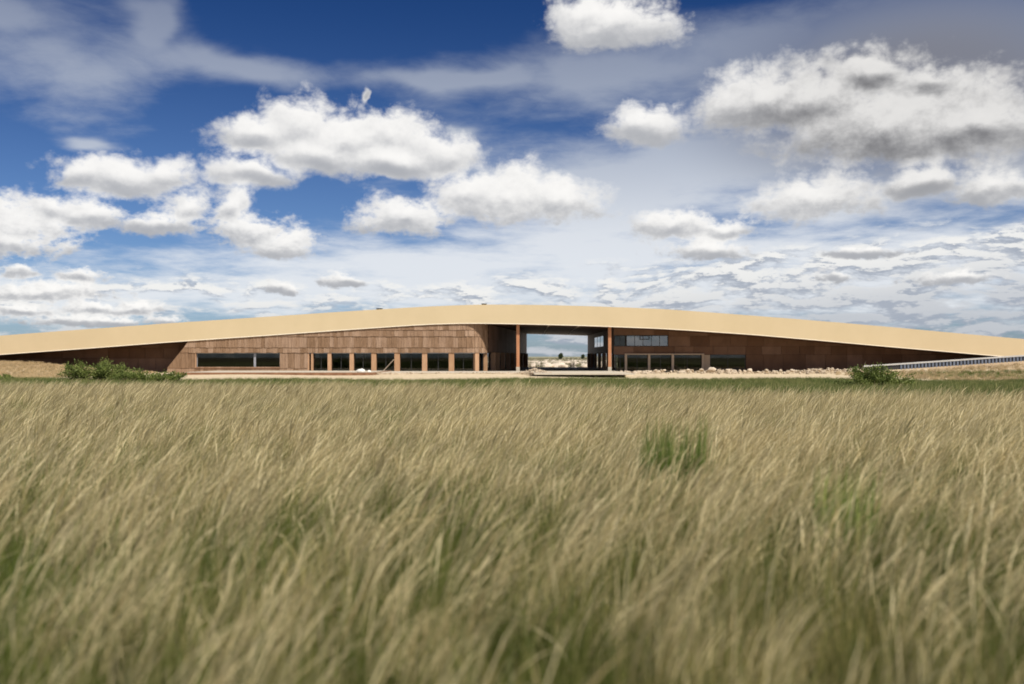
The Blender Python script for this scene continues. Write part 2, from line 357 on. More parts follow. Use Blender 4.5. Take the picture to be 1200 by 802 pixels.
def make_ground():
    xs = lines([(-9000,-1000,1000),(-1000,-200,80),(-200,-90,5),(-90,90,1.0),(90,200,5),(200,1000,80),(1000,9000,1000)])
    ys = lines([(-600,-20,40),(-20,40,2),(40,135,1.0),(135,220,2.5),(220,700,12),(700,2000,100),(2000,16000,1000)])
    X, Y = np.meshgrid(xs, ys); Z = height(X, Y)
    v = np.stack([X, Y, Z], -1).reshape(-1, 3); nx, ny = len(xs), len(ys)
    i = np.arange(nx * ny).reshape(ny, nx)
    f = np.stack([i[:-1, :-1], i[:-1, 1:], i[1:, 1:], i[1:, :-1]], -1).reshape(-1, 4)
    me = bpy.data.meshes.new('ground'); me.from_pydata(v.tolist(), [], f.tolist())
    me.polygons.foreach_set('use_smooth', [True] * len(me.polygons))
    m, g, out = mat('prairie_soil_and_sand')
    geo = g.n('ShaderNodeNewGeometry'); pos = geo.outputs['Position']; x, y, z = g.sep(pos)
    n1 = g.noise(pos, 0.18, 5, 0.6); n2 = g.noise(pos, 1.6, 6, 0.6); n3 = g.noise(g.v('MULTIPLY', pos, (1, 0.5, 1)), 0.07, 6, 0.62)
    soil = g.mix(n2, (0.085, 0.07, 0.035), (0.17, 0.14, 0.075))
    sand = g.mix(g.step(n2, 0.3, 0.7), (0.50, 0.40, 0.265), (0.64, 0.53, 0.37))
    turf = g.mix(n2, (0.11, 0.13, 0.045), (0.25, 0.22, 0.10))
    yj = g.m('ADD', y, g.m('MULTIPLY_ADD', n1, 16.0, -8.0))
    c = g.mix(g.step(yj, 76, 86), g.mix(g.step(yj, 22, 34), soil, turf), sand)
    # dry grass on the two banks
    bank = g.step(g.m('ADD', z, g.m('MULTIPLY_ADD', n1, 1.0, -0.5)), -0.15, 0.15)
    bank = g.m('MULTIPLY', bank, g.step(y, 85, 95))
    c = g.mix(bank, c, g.mix(n2, (0.40, 0.285, 0.17), (0.54, 0.41, 0.27)))
    stripe = g.m('MULTIPLY', g.step(x, 34, 42), g.step(g.noise(g.v('MULTIPLY', pos, (0.05, 0.35, 0.3)), 1.0, 4, 0.6), 0.48, 0.58))
    c = g.mix(g.m('MULTIPLY', stripe, g.step(y, 112, 104)), c, turf)
    plain = g.mix(g.step(n3, 0.40, 0.60), (0.68, 0.585, 0.48), (0.40, 0.345, 0.24))
    plain = g.mix(g.step(y, 350, 900), plain, (0.27, 0.26, 0.17))
    c = g.mix(g.step(y, 176, 186), c, plain)
    p = g.n('ShaderNodeBsdfPrincipled'); g.put(p.inputs['Base Color'], c); p.inputs['Roughness'].default_value = 0.95; p.inputs['Specular IOR Level'].default_value = 0.1
    bn = g.n('ShaderNodeBump'); bn.inputs['Strength'].default_value = 0.6; bn.inputs['Distance'].default_value = 0.08
    g.put(bn.inputs['Height'], g.noise(pos, 3.0, 8, 0.65)); g.put(p.inputs['Normal'], bn.outputs[0])
    g.nt.links.new(p.outputs[0], out.inputs[0])
    tag(link('ground', me, m), 'flat prairie ground with pale sand around the building', kind='structure')
make_ground()

# ------------------------------------------------------------------ building
FY = 127.0                                  # fascia plane
TOP = [(-260,417),(0,393.5),(100,386),(200,378.8),(300,372.2),(400,365.4),(500,359.3),(560,357),(620,357.2),(700,359.2),(780,362.4),(880,369.8),(960,376.2),(1040,383),(1120,390.5),(1200,397.5),(1460,421)]
BOT = [(-260,438),(0,416),(100,409),(200,401.3),(300,394.6),(400,387.5),(500,380.6),(550,379.3),(600,380),(680,382),(780,385.8),(880,392.5),(960,399.4),(1040,406.7),(1100,411.8),(1160,417),(1200,420.5),(1460,443)]
PXS = np.linspace(-260, 1460, 345)
def smooth_curve(pts):
    p = np.array(pts, float); y = np.interp(PXS, p[:, 0], p[:, 1]); k = np.exp(-np.linspace(-2, 2, 21) ** 2); k /= k.sum()
    return np.convolve(np.pad(y, 10, mode='reflect', reflect_type='odd'), k, 'valid')
XS = (PXS - 600) / F * FY
ZT = CAM_H + (HZ - smooth_curve(TOP)) / F * FY
ZB = CAM_H + (HZ - smooth_curve(BOT)) / F * FY
def soff(x): return float(np.interp(x, XS, ZB))
FLOOR = -0.45
b = empty('long_building', (0, FY, FLOOR))
tag(b, 'long low building with a sweeping beige arched roof band over brown clad walls', 'building')

def sweep(name, xs, za, zb, y0, y1, material, parent):
    n = len(xs); v = []; f = []
    for y in (y0, y1):
        for z in (za, zb):
            v += [(x, y, zz) for x, zz in zip(xs, z)]
    A, B, C, D = 0, n, 2 * n, 3 * n          # front bottom, front top, back bottom, back top
    for i in range(n - 1):
        f += [(A+i, A+i+1, B+i+1, B+i), (C+i+1, C+i, D+i, D+i+1), (B+i, B+i+1, D+i+1, D+i), (A+i+1, A+i, C+i, C+i+1)]
    f += [(A, B, D, C), (A+n-1, C+n-1, D+n-1, B+n-1)]
    me = bpy.data.meshes.new(name); me.from_pydata(v, [], f); return link(name, me, material, parent)
roof = sweep('roof', XS, ZB + 0.22, ZT - 0.05, FY + 0.30, 182, M['fascia'], b)
sweep('fascia', XS, ZB + 0.11, ZT, FY, FY + 0.297, M['fascia'], roof)
sweep('drip_edge', XS, ZB, ZB + 0.107, FY - 0.025, FY + 0.30, M['lip'], roof)
sweep('soffit', XS, ZB + 0.06, ZB + 0.217, FY + 0.303, 181.9, M['soffit'], roof)
for px, w_ in ((443, 0.7), (567, 0.6)):
    x = wx(px, FY); z = float(np.interp(x, XS, ZT))
    MB().box(x - w_/2, x + w_/2, FY + 1.0, FY + 1.8, z - 0.1, z + 0.16).box(x - w_/2 - .06, x + w_/2 + .06, FY + 0.94, FY + 1.86, z + 0.163, z + 0.20).build('roof_vent', M['frame'], roof)
for (pxa, pxb) in ((643.5, 637), (679, 664)):
    xa, xb = wx(pxa, FY + .6), wx(pxb, 178); za, zb = soff(xa) + .056, soff(xb) + .056
    MB().hexa([(xa-.11,FY+.6,za-.05),(xa+.11,FY+.6,za-.05),(xb+.11,178,zb-.05),(xb-.11,178,zb-.05),(xa-.11,FY+.6,za),(xa+.11,FY+.6,za),(xb+.11,178,zb),(xb-.11,178,zb)]).build('ceiling_strip', M['strip'], roof)

# --- left wing: path of the clad wall (straight, then curving into the passage)
WY = FY + 0.20
PATH = [(-46.0, WY), (-6.2, WY)] + [(-6.2 + 3.0 * math.sin(R(a)), WY + 3.0 - 3.0 * math.cos(R(a))) for a in range(6, 85, 6)]
PATH = np.array(PATH); SEG = np.hypot(*np.diff(PATH, axis=0).T); CUM = np.concatenate([[0], np.cumsum(SEG)])
def at_s(s):
    x = np.interp(s, CUM, PATH[:, 0]); y = np.interp(s, CUM, PATH[:, 1])
    x2 = np.interp(s + .05, CUM, PATH[:, 0]); y2 = np.interp(s + .05, CUM, PATH[:, 1]); x1 = np.interp(s - .05, CUM, PATH[:, 0]); y1 = np.interp(s - .05, CUM, PATH[:, 1])
    return float(x), float(y), math.atan2(y2 - y1, x2 - x1)
S_END = CUM[-1]
def s_of(px): return wx(px, WY) + 46.0       # straight part only
lw = MB()
ZH = wz(413, WY)                             # head of the glazed bays
WZ0, WZ1 = wz(431.2, WY), wz(414.2, WY)      # long window
def wallseg(mb, s0, s1, z0, z1f, th=0.16, off=0.02):
    n = max(1, int((s1 - s0) / 0.8))
    ss = np.linspace(s0, s1, n + 1)
    for a, c in zip(ss[:-1], ss[1:]):
        xa, ya, ta = at_s(a); xc, yc, tc_ = at_s(c)
        na = (-math.sin(ta), math.cos(ta)); nc = (-math.sin(tc_), math.cos(tc_))
        za = z1f(xa) if callable(z1f) else z1f; zc = z1f(xc) if callable(z1f) else z1f
        if za <= z0 + .01 and zc <= z0 + .01: continue
        za = max(za, z0 + .005); zc = max(zc, z0 + .005)
        P0 = (xa + na[0]*off, ya + na[1]*off); P1 = (xc + nc[0]*off, yc + nc[1]*off); P2 = (xc + nc[0]*(off+th), yc + nc[1]*(off+th)); P3 = (xa + na[0]*(off+th), ya + na[1]*(off+th))
        mb.hexa([(*P0, z0), (*P1, z0), (*P2, z0), (*P3, z0), (*P0, za), (*P1, zc), (*P2, zc), (*P3, za)])
sA, sW0, sW1, sB = s_of(196), s_of(229.5), s_of(328), s_of(361)
def s_diag(z): return s_of(float(np.interp(z, [wz(432, WY), wz(401, WY)], [195.5, 220.5])))
def diag_cap(z0, z1, s1):
    q = []
    for z in (z0, z1):
        xa = at_s(s_diag(z))[0]; xb = at_s(s1)[0]; q += [(xa, WY + .02, z), (xb, WY + .02, z), (xb, WY + .18, z), (xa, WY + .18, z)]
    lw.hexa(q)
diag_cap(FLOOR, ZH - .003, s_of(222) - .002); diag_cap(ZH, wz(401.2, WY), s_of(222) - .002)
za_, zb_ = FLOOR, wz(401.2, WY); xa_, xb_ = at_s(s_diag(za_))[0], at_s(s_diag(zb_))[0]
lw.hexa([(xa_ + .01, WY + .183, za_), (xa_ + .2, WY + .183, za_), (xa_ + .2, 131.9, za_), (xa_ + .01, 131.9, za_), (xb_ + .01, WY + .183, zb_), (xb_ + .2, WY + .183, zb_), (xb_ + .2, 131.9, zb_), (xb_ + .01, 131.9, zb_)])
wallseg(lw, s_of(222), S_END, ZH, lambda x: soff(x) + 0.05)
wallseg(lw, s_of(222), sW0, FLOOR, ZH - .003); wallseg(lw, sW1, sB, FLOOR, ZH - .003); wallseg(lw, sW0 + .002, sW1 - .002, FLOOR, WZ0)
leftwall = lw.build('clad_wall', M['backing'], b)
leftwall['label'] = 'sunlit wall of overlapping weathered brown boards'
def grooved(cuts, mat_):
    """one board milled into strips that step in and out by a few millimetres"""
    mb = MB(); e = [-.5] + cuts + [.5]
    for k, (a, c) in enumerate(zip(e[:-1], e[1:])):
        ga = .012 if k else 0.0; y0 = -.5 + (0.0, .30, .12, .38)[k % 4]
        mb.box(a + ga, c - (.012 if k < len(e) - 2 else 0), y0, .5, 0, 1)
    me = bpy.data.meshes.new('board'); me.from_pydata(mb.v, [], mb.f); me.materials.append(mat_); return me
units_b = [grooved([-.12], M['board']), grooved([.17], M['board']), grooved([-.2, .22], M['board'])]
ROWS = [(FLOOR - 0.05, wz(431, WY)), (wz(431.3, WY), wz(413.2, WY)), (wz(413.2, WY), wz(407, WY)), (wz(407, WY), wz(394, WY)), (wz(394, WY), wz(386.5, WY)), (wz(386.5, WY), wz(378, WY))]
rb = random.Random(11)
for ri, (z0, z1) in enumerate(ROWS):
    s = sA + rb.uniform(0, .2)
    sd = s_diag((z0 + z1) / 2)
    if ri == 0: spans = [(sd, sB)]
    elif ri == 1: spans = [(sd, sW0), (sW1, sB)]
    else: spans = [(sd, S_END)]
    for a, c in spans:
        s = a
        while s < c - .05:
            w = rb.choice((0.36, 0.42, 0.48, 0.54, 0.6, 0.7)) * (1.12 if ri == 0 else 1.0)
            w = min(w, c - s); x, y, t = at_s(s + w / 2)
            if c - s - w < .2: w = c - s; x, y, t = at_s(s + w / 2)
            zt = min(z1 + 0.10, soff(x - w/2 * 1.02) + 0.02)
            if s == a and a == sd and zt - z0 > .16:      # first board of the row is cut along the slanted wall end
                xa0, xa1, xe = at_s(s_diag(z0))[0], at_s(s_diag(zt))[0], at_s(s + w + .35)[0]
                MB().hexa([(xa0, WY - .10, z0 - .04), (xe, WY - .10, z0 - .04), (xe, WY - .03, z0 - .04), (xa0, WY - .03, z0 - .04), (xa1, WY - .03, zt), (xe, WY - .03, zt), (xe, WY + .015, zt), (xa1, WY + .015, zt)]).build('board', M['board'], leftwall)
                s += w + .36; continue
            if zt - z0 > 0.16:
                th = rb.uniform(0.045, 0.085); n = (-math.sin(t), math.cos(t))
                # lower edge proud of the row below: tipped a little about its foot
                zz = z0 - rb.uniform(0.02, 0.09)
                out_ = 0.10
                piece('board', rb.choice(units_b), leftwall, (x - n[0]*out_, y - n[1]*out_, zz), (w - rb.uniform(.012, .035), th, zt - zz), t, -math.atan2(0.085, zt - zz))
            s += w
# long window in the left wing
win = MB()
wy = WY + 0.30; xa, xb = wx(229.5, WY), wx(328, WY)
win.box(xa, xb, wy - .05, wy + .05, WZ0, WZ0 + .07).box(xa, xb, wy - .05, wy + .05, WZ1 - .07 + .04, WZ1 + .04)
for px, w_ in ((230.3, .08), (298, .28), (327.4, .08)): win.box(wx(px, WY) - w_/2, wx(px, WY) + w_/2, wy - .053, wy + .053, WZ0 + .072, WZ1 - .032)
wf = win.build('window_frame', M['steel'], b)
for p0, p1 in ((230.8, 296.6), (299.4, 327)): MB().box(wx(p0, WY), wx(p1, WY), wy - .012, wy + .012, WZ0 + .05, WZ1 - .01).build('pane', M['glass'], wf)
MB().box(xa - .05, xa + .02, WY - .12, wy - .055, WZ0 - .02, WZ1 + .02).build('window_jamb', M['pilaster'], wf)
MB().box(xa + .021, xb, WY - .16, wy - .055, WZ0 - .09, WZ0 - .004).build('window_sill', M['edge'], wf)
# glazed bays with timber pilasters
glz = MB()
def bay(s0, s1, back, parent, gmat, zt, mull=1):
    x0, y0, t0 = at_s(s0); x1, y1, t1 = at_s(s1)
    n0 = (-math.sin(t0), math.cos(t0)); n1 = (-math.sin(t1), math.cos(t1))
    A = Vector((x0 + n0[0]*back, y0 + n0[1]*back, 0)); B = Vector((x1 + n1[0]*back, y1 + n1[1]*back, 0))
    glazing(A, B, FLOOR, zt, parent, gmat, mull)
def glazing(A, B, z0, z1, parent, gmat, mull=1, fmat='frame', name='glazed_bay', fw=0.07):
    d = (B - A); L = d.length; d.normalize(); n = Vector((-d.y, d.x, 0))
    def bx(mb, a, c, za, zb, h):
        p = [A + d*a - n*h, A + d*c - n*h, A + d*c + n*h, A + d*a + n*h]
        mb.hexa([(q.x, q.y, za) for q in p] + [(q.x, q.y, zb) for q in p])
    mb = MB(); bx(mb, 0, L, z0, z0 + fw, .04); bx(mb, 0, L, z1 - fw, z1, .04)
    xsx = [0.0] + [L * (i + 1) / (mull + 1) for i in range(mull)] + [L]
    for i, q in enumerate(xsx):
        a = min(max(q - fw/2, 0), L - fw); bx(mb, a, a + fw, z0 + fw + .002, z1 - fw - .002, .043)
    fr = mb.build(name, M[fmat], parent)
    for i in range(mull + 1):
        p = MB(); bx(p, xsx[i] + fw/2 + .002, xsx[i+1] - fw/2 - .002, z0 + fw, z1 - fw, .01); p.build('pane', M[gmat], fr)
    return fr
PILS = [(360.6, .34), (365.6, .26), (386, .46), (412, .52), (438, .62), (465.3, .68), (497.5, .64), (529, .68)]
cen = [s_of(p) for p, _ in PILS] 
# two further pilasters on the curve
def s_px(px):
    ss = np.linspace(0, S_END, 3000); pp = [600 + F * np.interp(q, CUM, PATH[:, 0]) / np.interp(q, CUM, PATH[:, 1]) for q in ss]
    return float(np.interp(px, pp, ss))
PILS += [(559, .58), (570, .46)]; cen += [s_px(559), S_END - .25]
unit_p = unit_box(M['pilaster'])
for (px, w_), s in zip(PILS, cen):
    x, y, t = at_s(s); n = (-math.sin(t), math.cos(t))
    piece('pilaster', unit_p, b, (x + n[0]*.20, y + n[1]*.20, FLOOR), (w_, .44, ZH - FLOOR - .004), t)
for i in range(1, len(cen) - 1): bay(cen[i] + PILS[i][1]/2 - .1, cen[i+1] - PILS[i+1][1]/2 + .1, 0.62, b, 'glass', ZH - .01, 1)
hb = MB(); wallseg(hb, sB + .05, S_END, ZH - 0.16, ZH - .005, .36, .04); hb.build('lintel', M['steel'], b)
# recessed far left wall under the eaves
FLW = 132.0
seg = MB()
xs_ = np.linspace(-96, wx(232, FLW), 34)
for a, c in zip(xs_[:-1], xs_[1:]):
    seg.hexa([(a,FLW,-.6),(c,FLW,-.6),(c,FLW+.2,-.6),(a,FLW+.2,-.6),(a,FLW,max(soff(a)+.05,-.5)),(c,FLW,max(soff(c)+.05,-.5)),(c,FLW+.2,max(soff(c)+.05,-.5)),(a,FLW+.2,max(soff(a)+.05,-.5))])
recess = seg.build('recessed_wall', M['backing'], b)
def panel_row(parent, y, x0, x1, z0, z1, wmin, wmax, rnd, top=True, gap=.035):
    x = x0
    while x < x1 - .05:
        w = min(rnd.uniform(wmin, wmax), x1 - x)
        if x1 - x - w < .6: w = x1 - x
        a, c = x + gap/2, x + w - gap/2
        ta, tc_ = (min(z1, soff(a) + .04), min(z1, soff(c) + .04)) if top else (z1, z1)
        if max(ta, tc_) > z0 + .08:
            ta = max(ta, z0 + .03); tc_ = max(tc_, z0 + .03); th = rnd.uniform(.045, .065)
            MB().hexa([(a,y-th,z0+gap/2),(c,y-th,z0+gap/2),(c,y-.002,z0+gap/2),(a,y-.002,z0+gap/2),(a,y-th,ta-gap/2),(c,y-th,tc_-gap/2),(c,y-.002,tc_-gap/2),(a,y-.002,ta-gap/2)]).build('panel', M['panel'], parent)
        x += w
rp = random.Random(5)
for z0, z1 in ((-.55, wz(420, FLW)), (wz(420, FLW), wz(408, FLW)), (wz(408, FLW), 9)): panel_row(recess, FLW, -92, wx(222, FLW), z0, z1, 2.0, 3.2, rp)

# --- passage
PA, PB = Vector((-3.05, WY + 3.0, 0)), Vector((2.65, 181.0, 0))
def oblong(mb, A, B, z0, z1, th):
    d = (B - A).normalized(); n = Vector((-d.y, d.x, 0)) * th
    p = [A, B, B + n, A + n]; mb.hexa([(q.x, q.y, z0) for q in p] + [(q.x, q.y, z1) for q in p])
pm = MB(); oblong(pm, PA, PB, ZH + .02, soff(0) + .055, .25)
pw = pm.build('passage_wall', M['backing'], b)
d_ = (PB - PA).normalized(); L_ = (PB - PA).length; nrm = Vector((d_.y, -d_.x, 0))
s = 0.02
while s < L_ - .3:
    w = min(rp.uniform(1.5, 2.6), L_ - s); A = PA + d_ * (s + .01) + nrm * .002; B = PA + d_ * (s + w - .01) + nrm * .002
    for z0, z1 in ((ZH + .04, wz(398, 131)), (wz(398, 131) + .02, soff(0) + .05)):
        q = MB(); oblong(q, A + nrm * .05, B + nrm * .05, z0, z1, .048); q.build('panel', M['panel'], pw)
    s += w
posts = [4.6, 9.5, 15.5, 22.0, 28.5, 35.0, 42.0, 50.6]; prev = .3  # extra pilasters and deep-set glass added to block bright grazing reflections
for k, s in enumerate(posts):
    c = PA + d_ * s
    o = piece('pilaster', unit_p, b, (c.x, c.y, FLOOR), (.5, .6, ZH - FLOOR), math.atan2(d_.y, d_.x))
    glazing(PA + d_ * (prev + .26) - nrm * .9, PA + d_ * (s - .26) - nrm * .9, FLOOR, ZH, b, 'glass', 2); prev = s
QA, QB = Vector((13.55, 132.55, 0)), Vector((13.75, 181.0, 0))
# right passage wall with a window high up and glazed doors below
RY0, RY1 = 150.0, 166.5; RZ0, RZ1 = wz(407, 158), wz(394.6, 158)
qm = MB()
qm.box(13.75, 14.0, 132.75, RY0, ZH, soff(13.8) + .055).box(13.75, 14.0, RY1, 181, ZH, soff(13.8) + .055).box(13.75, 14.0, RY0 + .002, RY1 - .002, ZH, RZ0).box(13.75, 14.0, RY0 + .002, RY1 - .002, RZ1, soff(13.8) + .055)
qw = qm.build('passage_wall', M['panel'], b)
glazing(Vector((13.8, RY1, 0)), Vector((13.8, RY0, 0)), RZ0, RZ1, b, 'glass_coat', 2, name='upper_window')
yy = 133.2
for k, ye in enumerate((141, 149, 157, 165, 173, 180.6)):
    piece('pilaster', unit_p, b, (13.85, ye, FLOOR), (.4, .4, ZH - FLOOR - .003), 0)
    glazing(Vector((14.5, ye - .2, 0)), Vector((14.5, yy + .2, 0)), FLOOR, ZH - .004, b, 'glass', 2, name='glazed_door', fmat='steel' if k == 5 else 'frame'); yy = ye
for px in (607, 714.5):
    x = wx(px, FY + 1.0); co = MB().box(x - .20, x + .20, FY + .8, FY + 1.2, FLOOR + .62, soff(x) + .055).build('column', M['column'], b)
    MB().box(x - .23, x + .23, FY + .77, FY + 1.23, FLOOR - .02, FLOOR + .617).build('pale_base', M['slab'], co)  # paler block wrapped around the foot of the column

# --- right wing, set back under the eaves
RW = 132.6
def zr(py): return wz(py, RW)
def xr(px): return wx(px, RW)
rm = MB(); xs_ = np.linspace(xr(719), 84, 50); WXR0, WXR1 = xr(720.5), xr(783)
def rwall(x0, x1, z0, z1):
    n = max(1, int((x1 - x0) / 1.5)); q = np.linspace(x0, x1, n + 1)
    for a, c in zip(q[:-1], q[1:]):
        ta = soff(a) + .055 if z1 is None else min(z1, soff(a) + .055); tc_ = soff(c) + .055 if z1 is None else min(z1, soff(c) + .055)
        if max(ta, tc_) <= z0 + .02: continue
        ta = max(ta, z0 + .01); tc_ = max(tc_, z0 + .01)
        rm.hexa([(a,RW,z0),(c,RW,z0),(c,RW+.2,z0),(a,RW+.2,z0),(a,RW,ta),(c,RW,tc_),(c,RW+.2,tc_),(a,RW+.2,ta)])
rwall(xr(719), xr(783.3), zr(393.2), None); rwall(xr(783.3) + .001, 84, zr(406), None)
rwall(xr(719), 84, zr(415.5), zr(406) - .001)
rwall(xr(823), xr(832), -.6, zr(415.5) - .001); rwall(xr(874), 84, -.6, zr(415.5) - .001)
rwall(xr(832) + .001, xr(874) - .001, -.6, zr(432.5))
rw = rm.build('shaded_wall', M['backing'], b); rw['label'] = 'wall of large rust brown panels in the shade of the eaves'
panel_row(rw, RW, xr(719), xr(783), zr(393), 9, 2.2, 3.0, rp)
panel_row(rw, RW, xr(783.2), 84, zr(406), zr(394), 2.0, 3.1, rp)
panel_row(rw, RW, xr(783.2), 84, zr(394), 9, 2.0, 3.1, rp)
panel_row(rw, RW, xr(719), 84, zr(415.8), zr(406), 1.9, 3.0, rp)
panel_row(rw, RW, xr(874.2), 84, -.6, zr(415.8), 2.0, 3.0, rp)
# upper strip window
uw = glazing(Vector((xr(734), RW + .10, 0)), Vector((xr(783), RW + .10, 0)), zr(406) + .002, zr(393.2) - .002, b, 'glass_coat', 4, name='upper_window')
glazing(Vector((xr(720), RW + .10, 0)), Vector((xr(733), RW + .10, 0)), zr(406) + .002, zr(393.2) - .002, b, 'glass', 1, name='upper_window')
x0, x1 = xr(749.6), xr(761.2); q = MB(); q.box(x0, x1, RW - .02, RW + .055, zr(394.2), zr(393.3)).box(x0, x1, RW - .02, RW + .055, zr(398.2), zr(397.3)).box(x0, x0 + .1, RW - .02, RW + .055, zr(397.3) + .002, zr(394.2) - .002).box(x1 - .1, x1, RW - .02, RW + .055, zr(397.3) + .002, zr(394.2) - .002)
q.build('opening_sash', M['frame'], uw)
# ground floor bays
unit_q = unit_box(M['pale_post'])
bx_ = [720.5, 733.2, 760.3, 788, 823.3]
for px in bx_[1:]: piece('post', unit_q, b, (xr(px), RW - .25, FLOOR), (.30, .30, zr(416) - FLOOR), 0)
MB().box(xr(733) - .15, xr(823.5) + .15, RW - .40, RW - .10, zr(416) + .003, zr(414.6)).build('lintel', M['pale_post'], b)
for a, c in zip(bx_[:-1], bx_[1:]): glazing(Vector((xr(a) + .12, RW + .12, 0)), Vector((xr(c) - .12, RW + .12, 0)), FLOOR, zr(415.6), b, 'glass', 1)
MB().box(xr(823.8), xr(831.9), RW - .06, RW - .002, FLOOR, zr(416.2)).build('timber_panel', M['pale_post'], b)
glazing(Vector((xr(832) + .02, RW + .1, 0)), Vector((xr(874) - .02, RW + .1, 0)), zr(432.5), zr(415.6), b, 'glass', 1, name='window')
# --- rooms behind the glass
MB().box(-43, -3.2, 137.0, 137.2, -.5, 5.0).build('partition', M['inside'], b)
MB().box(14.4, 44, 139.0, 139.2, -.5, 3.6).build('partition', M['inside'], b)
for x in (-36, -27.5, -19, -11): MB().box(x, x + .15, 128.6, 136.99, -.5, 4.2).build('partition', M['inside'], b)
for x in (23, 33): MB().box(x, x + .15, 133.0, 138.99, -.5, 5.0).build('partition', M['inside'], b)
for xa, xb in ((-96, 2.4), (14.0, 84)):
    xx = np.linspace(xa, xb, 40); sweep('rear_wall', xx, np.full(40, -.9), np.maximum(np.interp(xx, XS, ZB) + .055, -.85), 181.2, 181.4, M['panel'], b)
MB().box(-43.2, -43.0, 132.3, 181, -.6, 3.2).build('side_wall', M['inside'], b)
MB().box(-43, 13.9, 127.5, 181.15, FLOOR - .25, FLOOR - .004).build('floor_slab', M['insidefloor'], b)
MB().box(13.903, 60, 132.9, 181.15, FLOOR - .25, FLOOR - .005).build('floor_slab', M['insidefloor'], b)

# ------------------------------------------------------------------ terraces in front
def slab(name, x0, x1, y0, y1, z0, z1, label, cat, under=None):
    e = empty(name, ((x0+x1)/2, (y0+y1)/2, z0)); tag(e, label, cat)
    MB().box(x0, x1, y0 + .05, y1, z0 + (z1-z0)*.2, z1).build('deck', M['slab'], e)
    return e
e = slab('terrace', -37.5, -15.6, 110.5, 127.1, -.62, -.30, 'long low terrace with rusty edging below the row of timber pilasters', 'terrace')
MB().box(-37.55, -15.55, 110.42, 110.547, -.68, -.27).build('edging', M['edge'], e)
MB().box(-15.55, -15.42, 110.42, 127, -.68, -.27).build('edging', M['edge'], e)
e = slab('entrance_deck', 2.4, 13.2, 107.0, 127.3, -.50, -.335, 'thin pale slab jutting over a dark gap before the passage', 'deck')
MB().box(2.9, 12.7, 112.5, 127.2, -1.1, -.47).build('plinth', M['backing'], e)  # support given a near-black colour to deepen the shade under the deck
e = slab('forecourt', -15.4, 2.35, 113.5, 127.35, -.62, -.36, 'low pinkish paved forecourt left of the passage columns', 'terrace')
MB().box(-15.4, 2.35, 113.44, 113.547, -.68, -.37).build('kerb', M['rock'], e)

# ------------------------------------------------------------------ rubble, rocks, sacks
def rock_mesh(seed, sub=1):
    bm = bmesh.new(); bmesh.ops.create_icosphere(bm, subdivisions=sub, radius=0.5); r = random.Random(seed)
    axes = [Vector((r.gauss(0,1), r.gauss(0,1), r.gauss(0,1))).normalized() for _ in range(7)]
    cut = [r.uniform(.28, .46) for _ in axes]
    for v in bm.verts:
        for a, c in zip(axes, cut):
            d = v.co.dot(a)
            if d > c: v.co -= a * (d - c)
        v.co *= r.uniform(.94, 1.06)
    me = bpy.data.meshes.new('rock'); bm.to_mesh(me); bm.free(); return me
RM = [rock_mesh(i) for i in range(6)]
RV = [(np.array([v.co[:] for v in m.vertices]), [tuple(p.vertices) for p in m.polygons]) for m in RM]
def rubble(name, pts, label):
    V, Fc = [], []
    n = 0
    for (x, y, z, s) in pts:
        v, f = random.choice(RV)
        rot = np.array(Matrix.Rotation(random.uniform(0, 6.3), 3, 'Z') @ Matrix.Rotation(random.uniform(0, 6.3), 3, 'X'))
        q = (v * np.array([s * random.uniform(.8, 1.5), s, s * random.uniform(.5, .9)])) @ rot.T + (x, y, z)
        V.append(q); Fc += [tuple(i + n for i in p) for p in f]; n += len(v)
    me = bpy.data.meshes.new(name); me.from_pydata(np.concatenate(V).tolist(), [], Fc)
    return tag(link(name, me, M['rock']), label, 'rubble', kind='stuff')
rr = random.Random(21); pts = []
for i in range(1900):
    x = rr.uniform(12.5, 43); y = rr.gauss(121, 2.4)
    if rr.random() > .55 + .5 * math.sin(x * .9) * math.sin(x * .37 + 1): continue
    crest = 0.55 * math.exp(-((y - 121.5) / 2.2) ** 2) * (0.45 + 0.55 * abs(math.sin(x * .55) * math.cos(x * .23 + 1))) * min(1, (x - 11) / 8)
    s = rr.choice((.07, .09, .12, .16, .22, .3, .5)); pts.append((x, y, float(height(x, y)) + .85 * crest * rr.random() + s * .15, s))
rubble('rubble', pts, 'pale broken stone heaped along the foot of the shaded wall')
pts = []
for i in range(170):
    x = rr.gauss(2.6, 1.0); y = rr.gauss(113.5, .9); s = rr.choice((.10, .16, .24)); k = math.exp(-((x - 2.6) / 1.2) ** 2)
    pts.append((x, y, -.36 + k * .5 * rr.random(), s))
for i in range(240):
    x = rr.uniform(-17, 2); s = rr.choice((.06, .09, .13, .2)); pts.append((x, rr.gauss(113.2, .35), -.42 + .12 * rr.random(), s))
rubble('rubble', pts, 'pale stones along the forecourt edge and heaped beside the passage column')
me_r = [rock_mesh(40 + i, 2) for i in range(3)]
for m_ in me_r: m_.materials.append(M['rock'])
for k, (px, d, s) in enumerate(((834,119,1.1),(822,119.5,.75),(853,118.5,.7),(879,119,.8),(768,117,.55),(778,117.2,.6),(898,118,.7),(929,118,.7),(960,118,.6),(806,118.6,.6))):
    x = wx(px, d); o = link('boulder', me_r[k % 3], None, None, (x, d, float(height(x, d)) + .32 + s * .1)); o.scale = (s, s * .8, s * .62); o.rotation_euler = (0, 0, k * 1.3)
    lab = {0: 'largest pale stone block, topping the rubble below the timber panel', 4: 'pale stone block at the rubble end before the glazed bays', 5: 'pale stone block beside the middle post of the right glazed bays'}
    tag(o, lab.get(k, 'pale stone block lying on the rubble heap before the shaded wall'), 'rock', 'stone blocks on the rubble heap')
